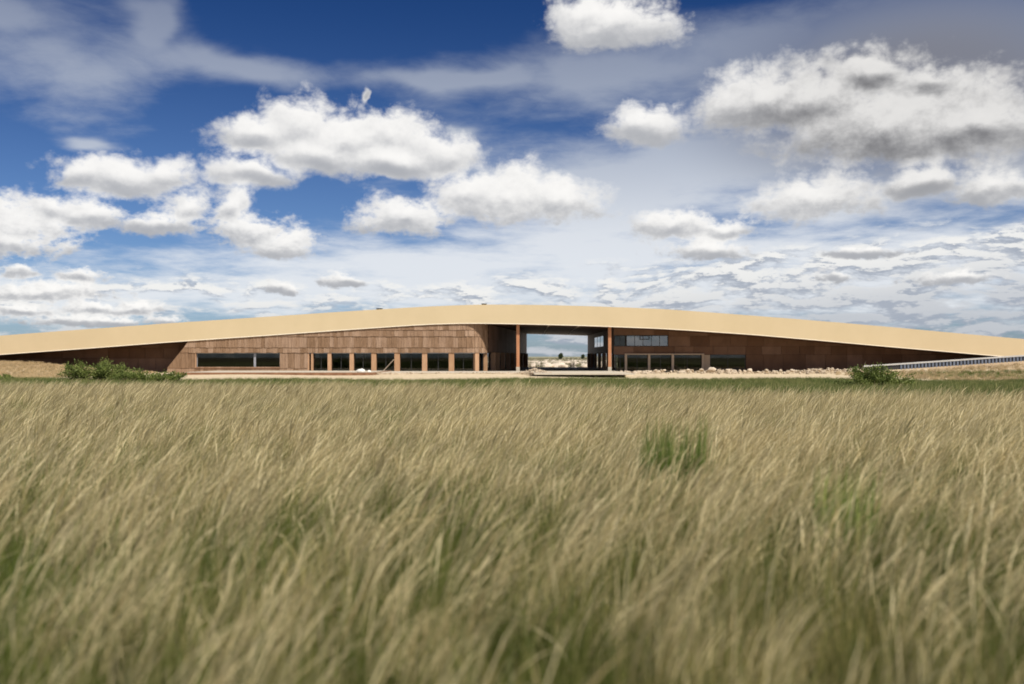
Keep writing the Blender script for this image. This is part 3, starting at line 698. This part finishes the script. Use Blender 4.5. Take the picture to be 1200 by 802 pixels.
def lump(name, x, y, z, sx, sy, sz, label, cat, seed):
    bm = bmesh.new(); bmesh.ops.create_icosphere(bm, subdivisions=3, radius=.5); r = np.random.default_rng(seed)
    ph = r.uniform(0, 6, 6)
    for v in bm.verts:
        c = v.co; k = 1 + .12 * math.sin(7 * c.x + ph[0]) * math.sin(6 * c.y + ph[1]) + .07 * math.sin(15 * c.x + 11 * c.z + ph[2])
        v.co = c * k; v.co.z = max(v.co.z, -.28)
    for f in bm.faces: f.smooth = True
    me = bpy.data.meshes.new(name); bm.to_mesh(me); bm.free()
    o = link(name, me, M['white'], None, (x, y, z + .28 * sz)); o.scale = (sx, sy, sz); return tag(o, label, cat)
lump('sack', wx(423, 112), 112, -.30, 1.0, .6, .55, 'white bulging sack lying on the terrace end by the pilasters', 'sack', 1)
lump('sack', wx(432.5, 112), 112, -.30, .5, .4, .34, 'small white sack on the terrace corner', 'sack', 2)
lump('sheet', wx(758, 104), 104, float(height(wx(758, 104), 104)), .7, .35, .2, 'crumpled white sheet on the sand below the deck edge', 'sheet', 3)
lump('sheet', wx(752, 104), 103.6, float(height(wx(752, 104), 103.6)), .3, .25, .2, 'small white scrap on the sand beside the deck edge', 'scrap', 4)
MB().tube((wx(449.5, 126.9), 126.9, -.30), (wx(462, 127.2), 127.02, 1.15), .045, .04, 8).build('timber_prop', M['pale_post'])
tag(bpy.data.objects['timber_prop'], 'thin wooden prop leaning on a pilaster of the glazed row', 'prop')

# ------------------------------------------------------------------ barrier on the right bank
GD = 113.0
gx0, gx1 = wx(1012, GD), 74.0
def rail_z(x): return wz(np.interp(x, [wx(1012, GD), wx(1060, GD), wx(1130, GD), wx(1200, GD), 74], [428.5, 425.5, 420.8, 416.0, 411.5]), GD)
bar = empty('barrier', (gx0, GD, rail_z(gx0) - .5)); tag(bar, 'long grey ribbed metal barrier climbing the bank past the roof end', 'barrier')
def strip(name, dz0, dz1, y0, y1, material, x0=gx0, x1=gx1):
    q = MB(); n = 24; xx = np.linspace(x0, x1, n + 1)
    for a, c in zip(xx[:-1], xx[1:]):
        za, zc = rail_z(a), rail_z(c); q.hexa([(a,y0,za+dz0),(c,y0,zc+dz0),(c,y1,zc+dz0),(a,y1,za+dz0),(a,y0,za+dz1),(c,y0,zc+dz1),(c,y1,zc+dz1),(a,y1,za+dz1)])
    return q.build(name, material, bar)
strip('top_rail', -.17, 0, GD - .10, GD + .10, M['rail'])
strip('back_sheet', -.68, -.172, GD + .02, GD + .05, M['frame'])
unit_k = unit_box(M['railpanel']); x = wx(1056, GD)
while x < gx1:
    piece('rib', unit_k, bar, (x, GD - .03, rail_z(x) - .72), (.21, .09, .55)); x += .40

# ------------------------------------------------------------------ plants
def to_mesh(name, V, Fa, tint):
    me = bpy.data.meshes.new(name); me.from_pydata(V.tolist(), [], Fa.tolist() if hasattr(Fa, 'tolist') else Fa)
    a = me.attributes.new('tint', 'FLOAT_COLOR', 'POINT'); a.data.foreach_set('color', np.concatenate([tint, np.ones((len(tint), 1))], 1).astype(np.float32).ravel())
    return me
def blades(n, hmin, hmax, wid, lean, spread, seed, head=0.45, segs=4, upright=0.0, headw=2.2, stray=0.35):
    """a clump of curved blades that bend towards +x in the wind; some carry a feathery pale head"""
    r = np.random.default_rng(seed); V = []; Fa = []; T = []; k = 0
    for i in range(n):
        ang_ = r.uniform(0, 2*math.pi); rad = spread * math.sqrt(r.random()); bx0, by0 = rad*math.cos(ang_), rad*math.sin(ang_)
        H = r.uniform(hmin, hmax); is_head = r.random() < head; rnd = r.random()
        th = r.normal(0, stray + .25); ln = max(.05, r.normal(lean, .22)) * (1 if is_head else .8)
        dx, dy = math.cos(th), math.sin(th)
        if r.random() < upright: ln *= .3
        fa = r.uniform(0, math.pi); px_, py_ = math.cos(fa), math.sin(fa)
        if abs(py_) > .8: px_, py_ = .6, .8
        w = wid * r.uniform(.7, 1.3)
        tx = 0.0; tz = 0.0; L = H * 1.15 / segs
        for j in range(segs + 1):
            t = j / segs
            a = ln * (t ** 1.5) * 1.5 + r.normal(0, .05)
            if is_head: ww = w * (.55 if t < .55 else headw * (1 - abs(t - .78) / .3)) if t < 1 else w*.3
            else: ww = w * (1 - t ** 2 * .9)
            ww = max(ww, w * .12)
            cx, cy_ = bx0 + dx * tx, by0 + dy * tx
            V += [(cx - px_*ww/2, cy_ - py_*ww/2, tz), (cx + px_*ww/2, cy_ + py_*ww/2, tz)]
            sd = 1.0 if (is_head and t > .5) else 0.0
            T += [(t, rnd, sd)] * 2
            tx += L * math.sin(min(a, 1.75)); tz += L * math.cos(min(a, 1.75))
        for j in range(segs): q = k + 2*j; Fa.append((q, q+1, q+3, q+2))
        k += 2 * (segs + 1)
    return to_mesh('blades', np.array(V), Fa, np.array(T))
def source(name, meshes, material):
    c = bpy.data.collections.new(name)
    for m_ in meshes:
        m_.materials.append(material); o = bpy.data.objects.new(name, m_); c.objects.link(o)
    return c
def scatter(name, me, coll, seed, smin, smax, rot, dens, label, cat):
    """geometry nodes: clumps of one plant spread over a patch of ground (mesh attribute dens = plants per square metre)"""
    o = link(name, me, None)
    ng = bpy.data.node_groups.new(name, 'GeometryNodeTree')
    ng.interface.new_socket('Geometry', in_out='INPUT', socket_type='NodeSocketGeometry'); ng.interface.new_socket('Geometry', in_out='OUTPUT', socket_type='NodeSocketGeometry')
    N = ng.nodes.new; Lk = ng.links.new
    gi = N('NodeGroupInput'); go = N('NodeGroupOutput')
    at = N('GeometryNodeInputNamedAttribute'); at.data_type = 'FLOAT'; at.inputs['Name'].default_value = 'dens'
    dp = N('GeometryNodeDistributePointsOnFaces'); dp.distribute_method = 'RANDOM'; dp.inputs['Seed'].default_value = seed
    Lk(gi.outputs[0], dp.inputs['Mesh']); Lk(at.outputs['Attribute'], dp.inputs['Density'])
    ci = N('GeometryNodeCollectionInfo'); ci.inputs['Collection'].default_value = coll; ci.inputs['Separate Children'].default_value = True; ci.inputs['Reset Children'].default_value = True
    ip = N('GeometryNodeInstanceOnPoints'); ip.inputs['Pick Instance'].default_value = True
    rv = N('FunctionNodeRandomValue'); rv.data_type = 'FLOAT_VECTOR'; rv.inputs[0].default_value = (-.12, -.12, -rot); rv.inputs[1].default_value = (.12, .12, rot)
    rs = N('FunctionNodeRandomValue'); rs.data_type = 'FLOAT'; rs.inputs[2].default_value = smin; rs.inputs[3].default_value = smax; rs.inputs['Seed'].default_value = 3
    Lk(dp.outputs['Points'], ip.inputs['Points']); Lk(ci.outputs[0], ip.inputs['Instance']); Lk(rv.outputs[0], ip.inputs['Rotation']); Lk(rs.outputs[1], ip.inputs['Scale'])
    Lk(ip.outputs[0], go.inputs[0])
    md = o.modifiers.new('scatter', 'NODES'); md.node_group = ng
    return tag(o, label, cat, kind='stuff')
def patch(name, xs, ys, keep, dens):
    X, Y = np.meshgrid(xs, ys); v = np.stack([X, Y, height(X, Y)], -1).reshape(-1, 3); nx, ny = len(xs), len(ys); i = np.arange(nx*ny).reshape(ny, nx)
    f = np.stack([i[:-1,:-1], i[:-1,1:], i[1:,1:], i[1:,:-1]], -1).reshape(-1, 4); c = v[f].mean(1); k = keep(c[:,0], c[:,1]); f = f[k]; c = c[k]
    me = bpy.data.meshes.new(name); me.from_pydata(v.tolist(), [], f.tolist())
    a = me.attributes.new('dens', 'FLOAT', 'FACE'); a.data.foreach_set('value', np.asarray(dens(c[:,0], c[:,1]), dtype=np.float32)); return me

# tall prairie grass of the foreground
src = source('grass_clump', [blades(30, .24, .50, .0023, .55 + .14 * (s % 5), .14, s, .75, 6, stray=.45, headw=2.6) for s in range(1, 7)]
             + [blades(16, .38, .58, .0026, .75 + .16 * s, .09, 20 + s, .95, 7, stray=.25, headw=2.8) for s in range(3)], M['grass'])
srcu = source('undergrowth_clump', [blades(64, .10, .36, .0040, .40 + .15 * (s % 4), .14, 100 + s, .0, 5, .3, stray=.8) for s in range(6)], M['under'])
def edge_y(x): return np.interp(x, [-14, -4, 2, 6, 9], [30, 26, 23.5, 21, 19]) + .5 * np.sin(x * 1.1) + .4 * np.sin(x * 2.3 + 1)
def field_density(x, y):
    n = np.sin(x * 1.9 + 1.2 * np.sin(y * .9)) * np.sin(y * 1.3 + 1.5 * np.sin(x * .8 + 2)) + .6 * np.sin(x * 4.1 + y * 2.3)
    return np.interp(y, [0, 2.5, 5, 10, 30], [14, 20, 36, 52, 50]) * np.clip(.85 + .55 * n, .18, 1.6) * np.interp(x / np.maximum(y, 2), [-.45, -.1, .15], [.62, .95, 1.05]) * (1 - .5 * sstep(-1.2, .2, y - edge_y(x)))
me = patch('prairie_grass', np.arange(-24, 24.1, .5), np.arange(.3, 34, .5), lambda x, y: (np.abs(x) < .60 * y + 3.0) & (y < edge_y(x)), field_density)
scatter('prairie_grass', me, src, 4, .70, 1.15, .70, None, 'tall pale prairie grass stalks leaning in the wind', 'grass')
me = patch('undergrowth', np.arange(-24, 24.1, .5), np.arange(.3, 34, .5), lambda x, y: (np.abs(x) < .60 * y + 3.0) & (y < edge_y(x)), lambda x, y: np.interp(y, [0, 12, 30], [44, 38, 28]))
scatter('undergrowth', me, srcu, 6, .65, 1.2, 3.1, None, 'green leafy undergrowth between the pale grass stalks', 'grass')
# fresh green grass between the field and the sand
srcg = source('green_clump', [blades(60, .10, .34, .010, .35, .22, s, .05, 4, .5) for s in range(31, 35)], M['green'])
me = patch('green_grass', np.arange(-58, 66, 1.0), np.arange(14, 108, 1.0), lambda x, y: (y > edge_y(x) - 1) & (np.abs(x) < .6 * y + 3) & ((y < 80 + 2*np.sin(x*.3) + 2*np.sin(x*.11+1)) | ((x > 40) & (y > 88) & (np.sin(y*.8 + x*.05) > .1))), lambda x, y: np.interp(y, [14, 40, 60, 76, 84, 108], [8, 5, 6, 10, 4, 3]))
scatter('green_grass', me, srcg, 8, .7, 1.3, 3.1, None, 'strip of short fresh green grass before the pale sand', 'grass')
# dry tufts on the banks and the right verge
srcd = source('dry_clump', [blades(50, .08, .32, .012, .4, .25, s, .3, 4, .4) for s in range(51, 54)], M['dry'])
me = patch('dry_grass', np.arange(-75, 80, 1.0), np.arange(84, 126, 1.0), lambda x, y: ((x < -44) | ((x > 36) & (y < 112.5))), lambda x, y: np.where(x < 0, 3.0, 1.3))
scatter('dry_grass', me, srcd, 12, .7, 1.3, 3.1, None, 'sparse dry grass tufts on the sandy banks', 'grass')
# scrub on the plain seen through the passage
srcs = source('scrub_clump', [blades(70, .25, .75, .03, .5, .45, s, .1, 4, .4, stray=3) for s in range(61, 65)], M['sage'])
me = patch('scrub', np.arange(-60, 120, 6.0), np.arange(186, 700, 8.0), lambda x, y: (x > -.03*y) & (x < .10*y + 8), lambda x, y: np.interp(y, [186, 300, 700], [.05, .05, .035]))
scatter('scrub', me, srcs, 15, .6, 1.5, 3.1, None, 'grey green scrub dotted over the pale plain behind the passage', 'scrub')

# bare pale sand hummocks between the scrub
hm = [rock_mesh(200 + i, 2) for i in range(3)]
for m_ in hm:
    for v in m_.vertices: v.co.z = v.co.z * .42
    m_.polygons.foreach_set('use_smooth', [True] * len(m_.polygons))
M['hummock'] = surf('bare_pale_sand', (0.55, 0.46, 0.36), (0.70, 0.61, 0.50), 0.8, 0.95)
srch = source('hummock', hm, M['hummock'])
me = patch('sand_hummocks', np.arange(-60, 90, 6.0), np.arange(192, 480, 8.0), lambda x, y: (x > -.03*y) & (x < .10*y + 8), lambda x, y: np.interp(y, [192, 300, 480], [.030, .016, .007]))
scatter('sand_hummocks', me, srch, 19, 2.2, 4.6, 3.1, None, 'bare pale sand hummocks on the plain behind the passage', 'sand')

# fresh green tufts standing in the field
def tuft(px, d, n, hmin, hmax, sp, seed, label):
    x = wx(px, d); m_ = blades(n, hmin, hmax, .008, .28, sp, seed, .04, 5, .5)
    tag(link('grass_tuft', m_, M['tuft'], None, (x, d, float(height(x, d)))), label, 'grass tuft')
tuft(788, 6.9, 420, .28, .66, .25, 71, 'broad tuft of fresh green grass standing in the pale prairie grass')
tuft(985, 4.9, 260, .26, .54, .16, 72, 'smaller dark green grass tuft in the field below the right shrub')

# shrubs
def shrub(px, d, rx, ry, hgt, n, leaf, seed, label, lobes=9, twig=None):
    r = np.random.default_rng(seed); x0 = wx(px, d); z0 = float(height(x0, d))
    e = empty('shrub', (x0, d, z0)); tag(e, label, 'shrub')
    tips = []
    st = MB()
    for i in range(lobes * 4):
        a = r.uniform(0, 2*math.pi); q = math.sqrt(r.random()); tx, ty = rx*q*math.cos(a), ry*q*math.sin(a)
        tz = hgt * (1 - .55*q*q) * r.uniform(.55, 1.05); tips.append((tx, ty, tz))
        st.tube((x0 + tx*.15, d + ty*.15, z0 - .05), (x0 + tx*.55, d + ty*.55, z0 + tz*.55), .022, .015, 5); st.tube((x0 + tx*.55, d + ty*.55, z0 + tz*.55), (x0 + tx, d + ty, z0 + tz), .015, .006, 5)
    if twig: st.tube((x0 + twig[0], d, z0 + twig[1]), (x0 + twig[2], d, z0 + twig[3]), .022, .012, 5)
    st.build('stems', M['bark'], e)
    tips = np.array(tips); k = r.integers(0, len(tips), n); t = r.uniform(.25, 1.03, n) ** .7
    c = tips[k] * t[:, None] * np.array([1, 1, 1]) + r.normal(0, 1, (n, 3)) * np.array([.10, .10, .07]) * (hgt / 1.2)
    c[:, 2] = np.maximum(c[:, 2], .03)
    V = np.zeros((n, 4, 3)); u = r.normal(0, 1, (n, 3)); u[:, 2] += .8; u /= np.linalg.norm(u, axis=1)[:, None]; w = np.cross(u, r.normal(0, 1, (n, 3))); w /= np.linalg.norm(w, axis=1)[:, None]
    s = leaf * r.uniform(.6, 1.3, n)[:, None]
    V[:, 0] = c; V[:, 1] = c + u*s*.5 + w*s*.25; V[:, 2] = c + u*s; V[:, 3] = c + u*s*.5 - w*s*.25
    clump = r.random(len(tips))[k]; T = np.zeros((n, 4, 3)); T[:, :, 1] = np.clip(clump*.6 + r.random(n)*.5, 0, 1)[:, None]
    m_ = to_mesh('foliage', V.reshape(-1, 3) + (x0, d, z0), np.arange(4*n).reshape(n, 4), T.reshape(-1, 3)); link('foliage', m_, M['leaf'], e)
shrub(1024, 45, 1.9, 1.1, 1.25, 7500, .11, 81, 'dense green shrub standing before the ribbed barrier', twig=(-.6, 1.0, -.35, 1.45))
shrub(112, 76, 3.3, 1.8, 1.8, 8500, .15, 82, 'wide green shrub below the recessed dark end wall', 14)
shrub(166, 74, 2.0, 1.1, 1.25, 3600, .14, 83, 'low shrub between the wide shrub and the long window', 7)
shrub(196, 72, 1.6, .9, 1.15, 3000, .14, 84, 'small leafy shrub below the left end of the long window', 7)
shrub(4, 78, .9, .8, .62, 1200, .14, 85, 'small shrub at the foot of the dry sandy bank', 5)

# two far trees on the plain
def tree(px, py_top, d, rad, seed, label):
    r = np.random.default_rng(seed); x0 = wx(px, d); z0 = float(height(x0, d)); zt = wz(py_top, d); H = zt - z0
    e = empty('tree', (x0, d, z0)); tag(e, label, 'tree', None)
    t = MB().tube((x0, d, z0 - .1), (x0, d, z0 + H*.5), .22, .14, 7)
    for i in range(5): a = i * 1.3; t.tube((x0, d, z0 + H*.4), (x0 + rad*.6*math.cos(a), d + rad*.6*math.sin(a), z0 + H*.72), .09, .03, 5)
    t.build('trunk', M['bark'], e)
    n = 900; c = r.normal(0, 1, (n, 3)); c /= np.linalg.norm(c, axis=1)[:, None]; c *= (r.random(n) ** .4)[:, None] * np.array([rad, rad, H*.36]); lob = np.sin(c[:, 0]*3)*.2; c[:, 2] += H*.66 + lob
    u = r.normal(0, 1, (n, 3)); u /= np.linalg.norm(u, axis=1)[:, None]; w = np.cross(u, r.normal(0, 1, (n, 3))); w /= np.linalg.norm(w, axis=1)[:, None]; s = .42
    V = np.stack([c, c + u*s*.5 + w*s*.4, c + u*s, c + u*s*.5 - w*s*.4], 1); T = np.zeros((n, 4, 3)); T[:, :, 1] = r.random(n)[:, None]
    m_ = to_mesh('crown', V.reshape(-1, 3) + (x0, d, z0), np.arange(4*n).reshape(n, 4), T.reshape(-1, 3)); link('crown', m_, M['treeleaf'], e)
tree(657, 414.4, 470, 1.1, 91, 'round dark tree far off at the middle of the passage view')
tree(683, 415.8, 520, .8, 92, 'smaller far tree next to the right passage wall')
